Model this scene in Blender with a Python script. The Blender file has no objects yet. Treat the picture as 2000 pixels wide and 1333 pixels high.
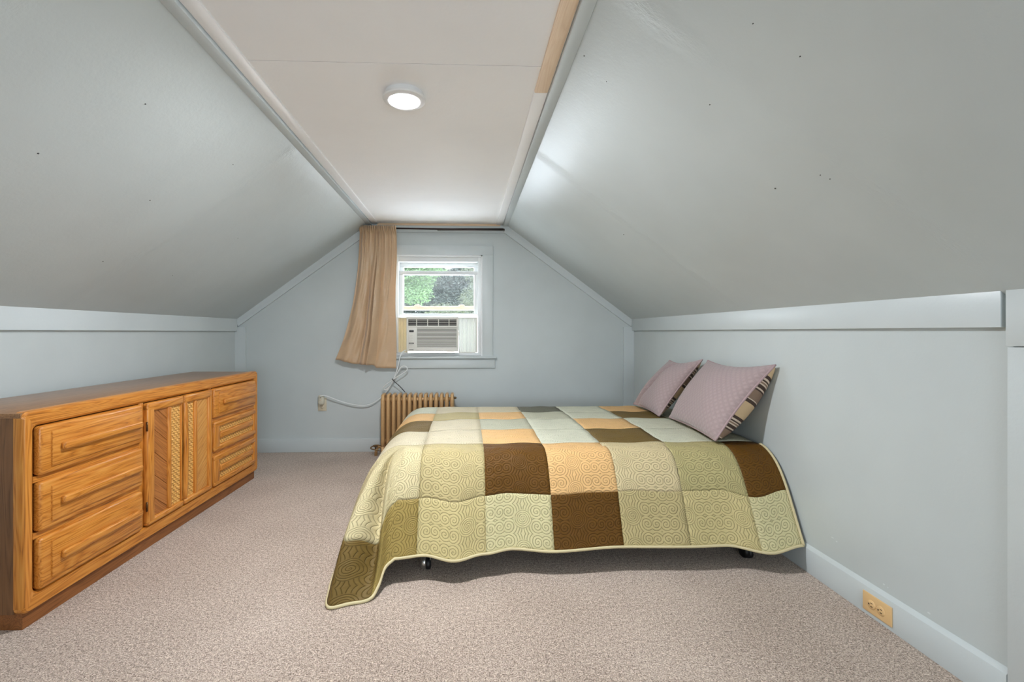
import bpy, bmesh, math, random
from mathutils import Vector, Matrix
random.seed(7)
sc = bpy.context.scene
C = sc.collection

# ------------------------------------------------------------------ camera, sky, sun, exposure
cam_d = bpy.data.cameras.new('camera'); cam = bpy.data.objects.new('camera', cam_d); C.objects.link(cam)
cam.location = (0, 0, 1.055)
cam.rotation_euler = (math.radians(90), 0, -math.atan(33/889))
cam_d.sensor_width = 36; cam_d.lens = 36*889/2000
cam_d.shift_x = 0.0285; cam_d.shift_y = -0.00875
cam_d.clip_start = 0.02; cam_d.clip_end = 200
sc.camera = cam
sc.view_settings.view_transform = 'Standard'
try: sc.view_settings.look = 'None'
except Exception: pass
sc.view_settings.gamma = 1; sc.view_settings.use_curve_mapping = False
sc.view_settings.exposure = -0.04
SKY = 22.0; SUN = 9.0; LAMP = 1450.0
w = bpy.data.worlds.new('sky'); sc.world = w; w.use_nodes = True
w.node_tree.nodes['Background'].inputs[0].default_value = (0.80, 0.90, 1.0, 1)
w.node_tree.nodes['Background'].inputs[1].default_value = SKY
sd = bpy.data.lights.new('sun', 'SUN'); so = bpy.data.objects.new('sun', sd); C.objects.link(so)
sd.energy = SUN; sd.angle = 0.03; sd.color = (1, .95, .85)
so.rotation_euler = (math.radians(7), math.radians(33), 0)      # high, over the roof: reaches the trees only
def portal(name, loc, rx, sx, sy):
    l = bpy.data.lights.new(name, 'AREA'); l.shape = 'RECTANGLE'; l.size = sx; l.size_y = sy
    l.cycles.is_portal = True
    o = bpy.data.objects.new(name, l); C.objects.link(o); o.location = loc; o.rotation_euler = (rx, 0, 0)
portal('window_portal', (-.247, 4.24, 1.29), math.radians(-90), .80, .92)
portal('fill_window_portal', (.45, -2.26, .85), math.radians(90), 1.22, .82)  # sky sampling for the added, unseen fill window

# ------------------------------------------------------------------ materials
def s2l(c): return tuple(((v/255)/12.92 if v/255 <= .04045 else ((v/255+.055)/1.055)**2.4) for v in c)
class NT:
    def __init__(s, name):
        s.m = bpy.data.materials.new(name); s.m.use_nodes = True
        s.t = s.m.node_tree; s.b = s.t.nodes['Principled BSDF']; s.out = s.t.nodes['Material Output']
    def n(s, typ, **k):
        nd = s.t.nodes.new(typ)
        for a, v in k.items(): setattr(nd, a, v)
        return nd
    def l(s, a, b): s.t.links.new(a, b)
    def math(s, op, a, b=None, c=None):
        nd = s.n('ShaderNodeMath', operation=op)
        for i, v in enumerate((a, b, c)):
            if v is None: continue
            if isinstance(v, (int, float)): nd.inputs[i].default_value = v
            else: s.l(v, nd.inputs[i])
        return nd.outputs[0]
    def noise(s, vec, scale, detail=2, rough=.5, dist=0):
        nd = s.n('ShaderNodeTexNoise'); nd.inputs['Scale'].default_value = scale
        nd.inputs['Detail'].default_value = detail; nd.inputs['Roughness'].default_value = rough
        nd.inputs['Distortion'].default_value = dist
        if vec is not None: s.l(vec, nd.inputs['Vector'])
        return nd.outputs['Fac']
    def ramp(s, fac, stops):
        nd = s.n('ShaderNodeValToRGB'); e = nd.color_ramp.elements
        while len(e) < len(stops): e.new(.5)
        for el, (p, c) in zip(e, stops): el.position = p; el.color = (*c, 1)
        s.l(fac, nd.inputs[0]); return nd.outputs[0]
    def bump(s, h, strength, dist, prev=None):
        nd = s.n('ShaderNodeBump'); nd.inputs['Strength'].default_value = strength; nd.inputs['Distance'].default_value = dist
        s.l(h, nd.inputs['Height'])
        if prev is not None: s.l(prev, nd.inputs['Normal'])
        s.l(nd.outputs[0], s.b.inputs['Normal']); return nd.outputs[0]
    def obj(s): return s.n('ShaderNodeTexCoord').outputs['Object']
    def uv(s): return s.n('ShaderNodeTexCoord').outputs['UV']
    def map(s, vec, scale=(1,1,1), rot=(0,0,0), loc=(0,0,0)):
        nd = s.n('ShaderNodeMapping'); s.l(vec, nd.inputs[0])
        nd.inputs['Scale'].default_value = scale; nd.inputs['Rotation'].default_value = rot; nd.inputs['Location'].default_value = loc
        return nd.outputs[0]
    def set(s, rough=None, metal=None, spec=None, col=None, **k):
        if rough is not None: s.b.inputs['Roughness'].default_value = rough
        if metal is not None: s.b.inputs['Metallic'].default_value = metal
        if spec is not None: s.b.inputs['Specular IOR Level'].default_value = spec
        if col is not None: s.b.inputs['Base Color'].default_value = (*col, 1)
        for a, v in k.items(): s.b.inputs[a].default_value = v

def paint(name, rgb, rough=.4, spec=.5, seams=(), bump=.12, var=.04):
    t = NT(name); o = t.obj(); c = s2l(rgb)
    big = t.noise(o, 1.7, 3, .6)
    t.l(t.ramp(big, [(.3, tuple(v*(1-var) for v in c)), (.7, tuple(min(1, v*(1+var)) for v in c))]), t.b.inputs['Base Color'])
    t.set(rough=rough, spec=spec)
    fine = t.noise(o, 90, 3, .6); mid = t.noise(o, 9, 3, .55)
    h = t.math('ADD', t.math('MULTIPLY', fine, .25), t.math('MULTIPLY', mid, .9))
    if seams:
        y = t.n('ShaderNodeSeparateXYZ'); t.l(o, y.inputs[0])
        wob = t.math('MULTIPLY', t.math('SUBTRACT', t.noise(o, 6, 4, .6), .5), .05)
        rough_n = t.noise(t.map(o, (14, 30, 14)), 1, 5, .7)
        for y0 in seams:
            d = t.math('ABSOLUTE', t.math('ADD', t.math('SUBTRACT', y.outputs[1], y0), wob))
            band = t.n('ShaderNodeMapRange', interpolation_type='SMOOTHSTEP')
            t.l(d, band.inputs[0]); band.inputs[1].default_value = .0; band.inputs[2].default_value = .06
            band.inputs[3].default_value = 1; band.inputs[4].default_value = 0
            h = t.math('ADD', h, t.math('MULTIPLY', band.outputs[0], t.math('MULTIPLY_ADD', rough_n, 3.6, .2)))
    t.bump(h, bump, .012)
    return t.m
def plain(name, rgb, rough=.5, metal=0, spec=.5, noise=0, nscale=40, bump=0):
    t = NT(name); c = s2l(rgb); t.set(rough=rough, metal=metal, spec=spec, col=c)
    if noise or bump:
        o = t.obj(); f = t.noise(o, nscale, 3, .6)
        t.l(t.ramp(f, [(.3, tuple(v*(1-noise) for v in c)), (.7, tuple(min(1, v*(1+noise)) for v in c))]), t.b.inputs['Base Color'])
        if bump: t.bump(f, bump, .004)
    return t.m
def wood(name, axis, dark, mid, light, rough=.28, scale=1.0):
    t = NT(name); o = t.obj()
    oi = t.n('ShaderNodeObjectInfo')
    add = t.n('ShaderNodeVectorMath', operation='ADD'); t.l(o, add.inputs[0])
    cmb = t.n('ShaderNodeCombineXYZ'); r = t.math('MULTIPLY', oi.outputs['Random'], 7.0)
    for i in range(3): t.l(r, cmb.inputs[i])
    t.l(cmb.outputs[0], add.inputs[1])
    sc3 = [22*scale]*3; sc3['xyz'.index(axis)] = 1.6*scale
    v = t.map(add.outputs[0], tuple(sc3))
    a = t.noise(v, 1.0, 2, .5, .35)
    rings = t.math('FRACT', t.math('MULTIPLY', a, 11.0))
    rings = t.math('ABSOLUTE', t.math('SUBTRACT', t.math('MULTIPLY', rings, 2), 1))
    sc4 = [260*scale]*3; sc4['xyz'.index(axis)] = 7*scale
    fib = t.noise(t.map(add.outputs[0], tuple(sc4)), 1.0, 2, .6)
    f = t.math('ADD', t.math('MULTIPLY', rings, .42), t.math('MULTIPLY', fib, .62))
    t.l(t.ramp(f, [(.12, dark), (.42, mid), (.9, light)]), t.b.inputs['Base Color'])
    t.set(rough=rough); t.bump(f, .12, .002)
    return t.m

WALL = (197, 204, 203)
M = {}
M['wall'] = paint('pale_blue_wall_paint', WALL, .42, bump=.10)
M['slopeL'] = paint('pale_blue_gloss_paint_west', WALL, .35, seams=(2.36, 1.13), bump=.14)
M['slopeR'] = paint('pale_blue_gloss_paint_east', WALL, .35, seams=(2.39, 1.2), bump=.14)
M['trim'] = paint('pale_blue_trim_paint', (203, 210, 210), .35, bump=.10)
M['ceil'] = paint('white_ceiling_paint', (250, 249, 248), .8, bump=.25, var=.03)
M['white_trim'] = paint('white_trim_paint', (250, 249, 248), .5, bump=.1)
M['white_win'] = plain('white_window_paint', (228, 230, 229), .4)
M['raw_wood'] = wood('unpainted_pine', 'y', s2l((228, 198, 164)), s2l((238, 210, 178)), s2l((244, 220, 190)), .6)
M['raw_woodx'] = wood('unpainted_pine_crosswise', 'x', s2l((220, 188, 152)), s2l((232, 202, 168)), s2l((238, 212, 180)), .6)

def carpet():
    t = NT('carpet_pile'); o = t.obj()
    n1 = t.noise(o, 210, 2, .75); n2 = t.noise(o, 75, 2, .6); n3 = t.noise(o, 2.2, 3, .5)
    vor = t.n('ShaderNodeTexVoronoi'); vor.inputs['Scale'].default_value = 190; t.l(o, vor.inputs['Vector'])
    f = t.math('ADD', t.math('MULTIPLY', n1, .75), t.math('MULTIPLY', n2, .25))
    f = t.math('ADD', f, t.math('MULTIPLY', t.math('SUBTRACT', n3, .5), .10))
    t.l(t.ramp(f, [(.36, s2l((104, 86, 72))), (.5, s2l((188, 168, 152))), (.64, s2l((242, 226, 210)))]), t.b.inputs['Base Color'])
    t.set(rough=1, spec=.1); t.b.inputs['Sheen Weight'].default_value = .2
    h = t.math('ADD', t.math('MULTIPLY', n1, .8), t.math('MULTIPLY', vor.outputs['Distance'], .6))
    t.bump(h, .9, .006)
    return t.m
M['carpet'] = carpet()

OAK = (s2l((122, 66, 18)), s2l((196, 122, 44)), s2l((220, 154, 72)))
M['oak_x'] = wood('golden_oak_lengthwise', 'x', *OAK)
M['oak_z'] = wood('golden_oak_upright', 'z', *OAK)
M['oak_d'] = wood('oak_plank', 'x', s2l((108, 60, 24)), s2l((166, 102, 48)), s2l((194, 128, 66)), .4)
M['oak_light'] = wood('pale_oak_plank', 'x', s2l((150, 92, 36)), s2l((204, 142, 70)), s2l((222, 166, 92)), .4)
M['oak_top'] = wood('oak_veneer_top_sheen', 'x', s2l((96, 66, 40)), s2l((146, 106, 70)), s2l((166, 124, 86)), .28)  # greyed brown: reflected sheen of the top put into the veneer colour
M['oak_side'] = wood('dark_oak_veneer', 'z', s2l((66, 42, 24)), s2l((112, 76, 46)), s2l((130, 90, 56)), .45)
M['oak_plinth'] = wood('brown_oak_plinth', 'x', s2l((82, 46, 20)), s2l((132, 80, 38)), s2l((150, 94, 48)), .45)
M['gap_shade'] = plain('brown_gap_shade', (92, 56, 26), .8)  # brown shadow of the gaps put into the backing's colour
M['cane'] = plain('woven_cane', (230, 174, 94), .45, noise=.22, nscale=90)
M['brass_dark'] = plain('aged_hinge_metal', (92, 66, 40), .4, .8)

def quilt_mat(name, rgb):
    t = NT(name); uv = t.uv(); c = s2l(rgb)
    sx = t.n('ShaderNodeSeparateXYZ'); t.l(uv, sx.inputs[0])
    def cell(x, p): return t.math('MULTIPLY', t.math('SUBTRACT', t.math('FRACT', t.math('ADD', t.math('DIVIDE', x, p), 50.5)), .5), p)
    wob = t.noise(uv, 14, 1); 
    u = cell(t.math('ADD', sx.outputs[0], t.math('MULTIPLY', wob, .012)), .25); v = cell(sx.outputs[1], .125)
    def spiral(a, b, pitch):
        r = t.math('SQRT', t.math('ADD', t.math('MULTIPLY', a, a), t.math('MULTIPLY', b, b)))
        th = t.math('ARCTAN2', b, a)
        return r, t.math('ABSOLUTE', t.math('SINE', t.math('MULTIPLY', t.math('SUBTRACT', t.math('MULTIPLY', r, 2*math.pi/pitch), th), .5)))
    rb, hb = spiral(u, v, .0084)
    fold = t.math('SUBTRACT', t.math('ABSOLUTE', t.math('SUBTRACT', t.math('ABSOLUTE', u), .083)), .0205)
    rs, hs = spiral(fold, t.math('SUBTRACT', t.math('ABSOLUTE', v), .031), .0118)
    m = t.math('LESS_THAN', rb, .041)
    mix = t.n('ShaderNodeMix', data_type='FLOAT'); t.l(m, mix.inputs[0]); t.l(hs, mix.inputs[2]); t.l(hb, mix.inputs[3])
    sm = t.n('ShaderNodeMapRange', interpolation_type='SMOOTHSTEP'); t.l(mix.outputs[0], sm.inputs[0])
    sm.inputs[1].default_value = .02; sm.inputs[2].default_value = .40
    h = t.math('MULTIPLY_ADD', mix.outputs[0], .25, t.math('MULTIPLY', sm.outputs[0], .75))
    var = t.noise(uv, 9, 3, .6)
    weave = t.noise(t.map(uv, (700, 120, 1)), 1, 2)
    # stitch lines darkened in the colour: darker thread with groove shade mixed in
    k = t.math('MULTIPLY_ADD', h, .26, .76)
    k = t.math('MULTIPLY', k, t.math('MULTIPLY_ADD', var, .22, .89))
    k = t.math('MULTIPLY', k, t.math('MULTIPLY_ADD', weave, .14, .93))
    mc = t.n('ShaderNodeMix', data_type='RGBA', blend_type='MULTIPLY'); mc.inputs[0].default_value = 1
    mc.inputs[6].default_value = (*c, 1)
    cc = t.n('ShaderNodeCombineColor')
    for i in range(3): t.l(k, cc.inputs[i])
    t.l(cc.outputs[0], mc.inputs[7]); t.l(mc.outputs[2], t.b.inputs['Base Color'])
    t.set(rough=.6, spec=.25)
    p = t.bump(t.noise(t.map(uv, (.6, 1, 1)), 16, 3, .6), .55, .016)
    t.bump(h, .8, .0045, p)
    return t.m
def sham_mat():
    t = NT('mauve_quilted_cotton'); uv = t.uv(); c = s2l((174, 154, 153))
    sx = t.n('ShaderNodeSeparateXYZ'); t.l(uv, sx.inputs[0])
    def ln(sgn):
        q = t.math('ADD', sx.outputs[0], t.math('MULTIPLY', sx.outputs[1], sgn))
        a = t.math('ABSOLUTE', t.math('SINE', t.math('MULTIPLY', q, math.pi/.034)))
        b = t.math('ABSOLUTE', t.math('SINE', t.math('ADD', t.math('MULTIPLY', q, math.pi/.034), .55)))
        return t.math('MINIMUM', a, b)
    h = t.math('POWER', t.math('MINIMUM', ln(1), ln(-1)), .5)
    f = t.noise(uv, 60, 3, .6)
    k = t.math('MULTIPLY_ADD', h, .18, t.math('MULTIPLY_ADD', f, .14, .76))
    t.l(t.ramp(k, [(.6, tuple(v*.62 for v in c)), (1, c)]), t.b.inputs['Base Color'])
    t.set(rough=.8, spec=.2); t.b.inputs['Sheen Weight'].default_value = .3
    t.bump(h, .5, .004)
    return t.m
def stripe_mat():
    t = NT('brown_cream_striped_cotton'); uv = t.uv()
    sx = t.n('ShaderNodeSeparateXYZ'); t.l(uv, sx.inputs[0])
    f = t.math('FRACT', t.math('DIVIDE', sx.outputs[1], .235))
    cr, br, tp, lt = s2l((206, 178, 140)), s2l((74, 58, 50)), s2l((140, 116, 98)), s2l((214, 196, 176))
    r = t.n('ShaderNodeValToRGB'); r.color_ramp.interpolation = 'CONSTANT'
    st = [(0, cr), (.2, br), (.27, lt), (.29, tp), (.50, br), (.53, lt), (.56, br), (.63, lt), (.66, tp), (.69, lt), (.71, br), (.74, lt), (.78, br), (.84, cr)]
    e = r.color_ramp.elements
    while len(e) < len(st): e.new(.99)
    for el, (p, c) in zip(e, st): el.position = p; el.color = (*c, 1)
    t.l(f, r.inputs[0]); t.l(r.outputs[0], t.b.inputs['Base Color']); t.set(rough=.7, spec=.3)
    return t.m
M['sham'] = sham_mat(); M['stripe'] = stripe_mat()
M['sham_pipe'] = plain('mauve_piping', (172, 148, 148), .8)
def curtain_mat():
    t = NT('tan_satin_curtain'); o = t.obj(); c = s2l((220, 188, 150))
    f = t.noise(t.map(o, (30, 30, 300)), 1, 3, .6); g = t.noise(o, 5, 2)
    k = t.math('ADD', t.math('MULTIPLY', f, .4), t.math('MULTIPLY', g, .6))
    t.l(t.ramp(k, [(.3, tuple(v*.9 for v in c)), (.7, tuple(v*1.06 for v in c))]), t.b.inputs['Base Color'])
    t.set(rough=.36, spec=.6); t.b.inputs['Sheen Weight'].default_value = .4
    t.bump(t.math('ADD', t.math('MULTIPLY', t.noise(t.map(o, (9, 9, 22)), 1, 3), 1.0), t.math('MULTIPLY', f, .15)), .25, .02)
    tr = t.n('ShaderNodeBsdfTranslucent'); tr.inputs[0].default_value = (*c, 1)
    mx = t.n('ShaderNodeMixShader'); mx.inputs[0].default_value = .22
    t.l(t.b.outputs[0], mx.inputs[1]); t.l(tr.outputs[0], mx.inputs[2]); t.l(mx.outputs[0], t.out.inputs[0])
    return t.m
M['curtain'] = curtain_mat()
M['rod'] = plain('dark_rod_metal', (62, 52, 50), .35, .7)
M['rod_light'] = plain('grey_rod_metal', (120, 112, 110), .35, .7)
M['ac'] = plain('off_white_plastic', (226, 224, 215), .45)
M['ac_dark'] = plain('dark_vent_hollow', (34, 32, 26), .7)
M['ac_mid'] = plain('grey_plastic_recess', (84, 82, 74), .6)
M['accordion'] = plain('white_accordion_vinyl', (240, 240, 236), .5)
M['tape'] = plain('cream_accordion_vinyl', (230, 216, 184), .5)
for k_ in ('accordion', 'tape'):
    nt = M[k_].node_tree; b_ = nt.nodes['Principled BSDF']; tr = nt.nodes.new('ShaderNodeBsdfTranslucent'); mx = nt.nodes.new('ShaderNodeMixShader')
    tr.inputs[0].default_value = b_.inputs['Base Color'].default_value; mx.inputs[0].default_value = .16
    nt.links.new(b_.outputs[0], mx.inputs[1]); nt.links.new(tr.outputs[0], mx.inputs[2]); nt.links.new(mx.outputs[0], nt.nodes['Material Output'].inputs[0])
M['rad'] = plain('bronze_radiator_paint', (206, 166, 116), .42, .2, noise=.06, nscale=60)
M['valve'] = plain('old_brass_valve', (120, 96, 66), .45, .6)
M['cord'] = plain('grey_white_cord', (226, 230, 228), .45)
M['black'] = plain('black_plastic', (16, 17, 20), .5)
M['ivory'] = plain('ivory_plastic', (212, 200, 174), .4)
M['almond'] = plain('almond_plastic', (228, 190, 136), .38)
M['almond_dark'] = plain('almond_slot', (70, 46, 26), .7)
M['plug'] = plain('pale_plug_plastic', (206, 202, 184), .45)
M['steel'] = plain('caster_steel', (190, 188, 184), .3, .9)
M['bedrail'] = plain('black_bed_rail', (24, 22, 22), .5, .4)
M['mattress'] = plain('mattress_ticking', (200, 196, 188), .9, noise=.04)
M['boxspring'] = plain('dark_box_spring_cloth', (52, 46, 44), .9)
M['lampwhite'] = plain('white_lamp_metal', (232, 231, 229), .5)
t = NT('lamp_glow'); t.set(col=(1, 1, 1)); t.b.inputs['Emission Color'].default_value = (.94, .975, 1.03, 1); t.b.inputs['Emission Strength'].default_value = LAMP; M['glow'] = t.m

M['nail'] = plain('dark_nail', (58, 56, 54), .6)
M['scuff'] = plain('bare_plaster_scuff', (214, 220, 219), .7)
def glass():
    t = NT('window_glass'); tr = t.n('ShaderNodeBsdfTransparent'); gl = t.n('ShaderNodeBsdfGlossy'); gl.inputs['Roughness'].default_value = .03
    df = t.n('ShaderNodeBsdfDiffuse'); df.inputs[0].default_value = (.75, .8, .8, 1)
    m1 = t.n('ShaderNodeMixShader'); m1.inputs[0].default_value = .05
    m2 = t.n('ShaderNodeMixShader'); m2.inputs[0].default_value = .025
    t.l(tr.outputs[0], m1.inputs[1]); t.l(gl.outputs[0], m1.inputs[2]); t.l(m1.outputs[0], m2.inputs[1]); t.l(df.outputs[0], m2.inputs[2]); t.l(m2.outputs[0], t.out.inputs[0])
    return t.m
M['glass'] = glass()
def leafm(name, a, b):
    t = NT(name); o = t.obj(); f = t.noise(o, 3, 3)
    t.l(t.ramp(f, [(.3, s2l(a)), (.7, s2l(b))]), t.b.inputs['Base Color']); t.set(rough=.55)
    tr = t.n('ShaderNodeBsdfTranslucent'); tr.inputs[0].default_value = (*s2l(b), 1)
    mx = t.n('ShaderNodeMixShader'); mx.inputs[0].default_value = .3
    t.l(t.b.outputs[0], mx.inputs[1]); t.l(tr.outputs[0], mx.inputs[2]); t.l(mx.outputs[0], t.out.inputs[0]); return t.m
M['leaf_light'] = leafm('light_green_leaves', (40, 60, 30), (70, 94, 52))
M['leaf_mid'] = leafm('olive_green_leaves', (32, 40, 22), (56, 62, 36))
M['leaf_dark'] = leafm('deep_green_leaves', (18, 27, 21), (34, 44, 35))
M['bark'] = plain('grey_bark', (96, 86, 74), .9, noise=.2, nscale=8)

# ------------------------------------------------------------------ mesh helpers
class MB:
    def __init__(s): s.bm = bmesh.new()
    def box(s, lo, hi, bev=0, seg=2, mtx=None):
        r = bmesh.ops.create_cube(s.bm, size=1); vs = r['verts']
        c = [(a+b)/2 for a, b in zip(lo, hi)]; d = [abs(b-a) for a, b in zip(lo, hi)]
        for v in vs: v.co = Vector((c[0]+v.co.x*d[0], c[1]+v.co.y*d[1], c[2]+v.co.z*d[2]))
        if bev:
            es = list({e for v in vs for e in v.link_edges})
            r2 = bmesh.ops.bevel(s.bm, geom=es, offset=min(bev, min(d)*.49), segments=seg, profile=.5, affect='EDGES', clamp_overlap=True)
            vs = list({v for f in r2['faces'] for v in f.verts} | {v for v in vs if v.is_valid})
        if mtx is not None:
            for v in vs: v.co = mtx @ v.co
        return s
    def poly(s, pts, ext):                       # planar polygon extruded by a vector
        ext = Vector(ext); a = [s.bm.verts.new(p) for p in pts]; b = [s.bm.verts.new(Vector(p)+ext) for p in pts]
        n = len(pts); s.bm.faces.new(a); s.bm.faces.new(b[::-1])
        for i in range(n): s.bm.faces.new((a[i], b[i], b[(i+1) % n], a[(i+1) % n]))
        return s
    def tube(s, path, r, seg=8, cap=True, flat=1.0):
        P = [Vector(p) for p in path]; rings = []; up = None
        for i, p in enumerate(P):
            d = (P[min(i+1, len(P)-1)]-P[max(i-1, 0)]).normalized()
            if up is None: up = d.orthogonal().normalized()
            up = (up-d*up.dot(d)); up = up.normalized() if up.length > 1e-6 else d.orthogonal().normalized()
            w = d.cross(up); rr = r[i] if isinstance(r, (list, tuple)) else r
            rings.append([s.bm.verts.new(p+(up*math.cos(2*math.pi*k/seg)+w*math.sin(2*math.pi*k/seg)*flat)*rr) for k in range(seg)])
        for A, B in zip(rings, rings[1:]):
            for k in range(seg): s.bm.faces.new((A[k], A[(k+1) % seg], B[(k+1) % seg], B[k]))
        if cap: s.bm.faces.new(rings[0][::-1]); s.bm.faces.new(rings[-1])
        return s
    def lathe(s, prof, origin, axis='z', seg=32):
        o = Vector(origin); rings = []
        for r, h in prof:
            ring = []
            for k in range(seg):
                a = 2*math.pi*k/seg; x, y = r*math.cos(a), r*math.sin(a)
                v = {'z': (x, y, h), 'y': (x, h, y), 'x': (h, x, y)}[axis]
                ring.append(s.bm.verts.new(o+Vector(v)))
            rings.append(ring)
        for A, B in zip(rings, rings[1:]):
            for k in range(seg): s.bm.faces.new((A[k], A[(k+1) % seg], B[(k+1) % seg], B[k]))
        if prof[0][0] > 1e-5: s.bm.faces.new(rings[0][::-1])
        if prof[-1][0] > 1e-5: s.bm.faces.new(rings[-1])
        return s
    def build(s, name, mat, parent=None, smooth=False, world=True):
        bmesh.ops.remove_doubles(s.bm, verts=s.bm.verts, dist=1e-6)
        bmesh.ops.recalc_face_normals(s.bm, faces=s.bm.faces)
        me = bpy.data.meshes.new(name); s.bm.to_mesh(me); s.bm.free()
        return link(name, me, mat, parent, smooth, world)
def link(name, me, mat, parent=None, smooth=False, world=True):
    if mat is not None: me.materials.append(M[mat] if isinstance(mat, str) else mat)
    if smooth:
        me.shade_smooth()
        if smooth == 'auto':
            try: me.set_sharp_from_angle(angle=math.radians(38))
            except Exception: pass
    o = bpy.data.objects.new(name, me); C.objects.link(o)
    if parent is not None:
        o.parent = parent
        if world:
            p = parent; off = Vector((0, 0, 0))
            while p is not None: off += Vector(p.location); p = p.parent
            me.transform(Matrix.Translation(-off))
    return o
def tag(o, label, cat, group=None):
    o['label'] = label; o['category'] = cat
    if group: o['group'] = group
    return o
def thing(name, label, cat, loc=(0, 0, 0), rz=0, group=None):
    o = bpy.data.objects.new(name, None); C.objects.link(o); o.location = loc; o.rotation_euler = (0, 0, rz)
    o.empty_display_size = .1
    return tag(o, label, cat, group)
def struct(o, label=None):
    o['kind'] = 'structure'
    if label: o['label'] = label
    return o
def box(name, lo, hi, mat, parent=None, bev=0, seg=2, world=True):
    return MB().box(lo, hi, bev, seg).build(name, mat, parent, 'auto' if bev else False, world)
def catmull(pts, n=8):
    P = [Vector(p) for p in pts]; P = [2*P[0]-P[1]]+P+[2*P[-1]-P[-2]]; out = []
    for i in range(1, len(P)-2):
        for k in range(n):
            t = k/n; a, b, c, d = P[i-1:i+3]
            out.append(.5*((2*b)+(c-a)*t+(2*a-5*b+4*c-d)*t*t+(3*b-a-3*c+d)*t**3))
    out.append(P[-2]); return out

# ------------------------------------------------------------------ room shell
YB, YF = 4.06, -2.2
XR = 1.51; ZK = 1.155; ZC = 2.015; XA, XB = -.845, .35
def XL(y): return -2.01-.02*(YB-y)
WX0, WX1, WZ0, WZ1 = -.64, .147, .84, 1.74
struct(box('floor', (-2.3, YF-.1, -.12), (1.7, YB+.1, 0), 'carpet'), 'beige-brown speckled cut pile carpet')
struct(MB().poly([(XL(YB), YB, 0), (XL(YF), YF, 0), (XL(YF), YF, ZK+.06), (XL(YB), YB, ZK+.06)], (-.12, 0, 0)).build('wall_left', 'wall'), 'pale blue knee wall behind the dresser')
struct(box('wall_right', (XR, YF, 0), (XR+.12, YB, ZK+.04), 'wall'), 'pale blue knee wall at the head of the bed')
def gable(name, y, t, hole, mat):
    hx0, hx1, hz0, hz1 = hole; m = MB(); e = (0, t, 0); xl = XL(y)-.03; xr = XR+.03
    zl = lambda x: ZK+(x-XL(y))*(ZC-ZK)/(XA-XL(y)); zr = lambda x: ZK+(XR-x)*(ZC-ZK)/(XR-XB)
    m.poly([(xl, y, 0), (xr, y, 0), (xr, y, hz0), (xl, y, hz0)], e)
    m.poly([(xl, y, hz0), (hx0, y, hz0), (hx0, y, ZC+.03), (XA, y, ZC+.03), (xl, y, zl(xl)+.03)], e)
    m.poly([(hx1, y, hz0), (xr, y, hz0), (xr, y, zr(xr)+.03), (XB, y, ZC+.03), (hx1, y, ZC+.03)], e)
    m.poly([(hx0, y, hz1), (hx1, y, hz1), (hx1, y, ZC+.03), (hx0, y, ZC+.03)], e)
    return struct(m.build(name, mat))
gable('wall_back', YB, .16, (WX0, WX1, WZ0, WZ1), 'wall')['label'] = 'pale blue gable wall with the window'
gable('wall_front', YF, -.12, (-.15, 1.05, .45, 1.25), 'wall')['label'] = 'gable wall behind the viewpoint'
# sloped ceilings
def slope(name, p0, p1, mat, label):
    (x0a, x0b), x1 = p0, p1; sx = -1 if x0a < 0 else 1
    d = Vector((x1-x0a, 0, ZC-ZK)).normalized(); nrm = Vector((sx*abs(d.z), 0, abs(d.x)))*.06
    m = MB(); n = 40; rows_ = []
    for k in range(n+1):
        t_ = k/n; yy = YB+(YF-YB)*t_; p_, q_ = Vector((x0a+(x0b-x0a)*t_, yy, ZK)), Vector((x1, yy, ZC))
        rows_.append([m.bm.verts.new(v) for v in (p_, p_.lerp(q_, .5), q_, q_+nrm, p_+nrm)])
    for A, B in zip(rows_, rows_[1:]):
        for k in range(5): m.bm.faces.new((A[k], A[(k+1) % 5], B[(k+1) % 5], B[k]))
    m.bm.faces.new(rows_[0]); m.bm.faces.new(rows_[-1][::-1])
    o = m.build(name, mat)
    return struct(o, label)
cl = slope('ceiling_left', (XL(YB), XL(YF)), XA, 'slopeL', 'pale blue glossy sloped ceiling above the dresser')
cr = slope('ceiling_right', (XR, XR), XB, 'slopeR', 'pale blue glossy sloped ceiling above the bed')
# flat ceiling: boards with open joints
ce = struct(box('ceiling', (XA-.05, YF, ZC+.008), (XB+.05, YB+.1, ZC+.08), 'ceil'), 'white flat ceiling with a lengthwise pair of battens')
for y0, y1 in ((-2.2, -.80), (-.798, 1.634), (1.637, 4.06)):
    o = MB().box((XA-.02, y0, ZC), (XB+.02, y1, ZC+.0085)).build('panel', 'ceil', ce)
# nail marks and scuffs in the slopes
def dots(parent, pts, x0, x1):
    k = (ZC-ZK)/(x1-x0); nrm = Vector((k, 0, -1)) if k > 0 else Vector((k, 0, -1)); nrm.normalize()
    q = Vector((0, 0, 1)).rotation_difference(nrm).to_matrix().to_4x4()
    for (x, y, z, r) in pts:
        r *= .65
        m = MB(); m.lathe([(.0, .0022), (r*.7, .0018), (r, 0), (r, -.003)], (0, 0, 0), seg=8)
        z = ZK+(x-x0)*k
        bmesh.ops.transform(m.bm, matrix=Matrix.Translation((x, y, z)) @ q, verts=m.bm.verts)
        m.build('nail_head', 'nail', parent, True)
dots(cr, [(.396, 1.511, 0, .0035), (.728, 1.333, 0, .003), (1.011, 1.452, 0, .0045), (.897, 2.557, 0, .004), (1.029, 1.285, 0, .0025), (1.049, 1.274, 0, .0025), (.671, 1.04, 0, .0025), (.778, 1.032, 0, .0025), (.483, 1.547, 0, .0025)], XR, XB)
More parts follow.
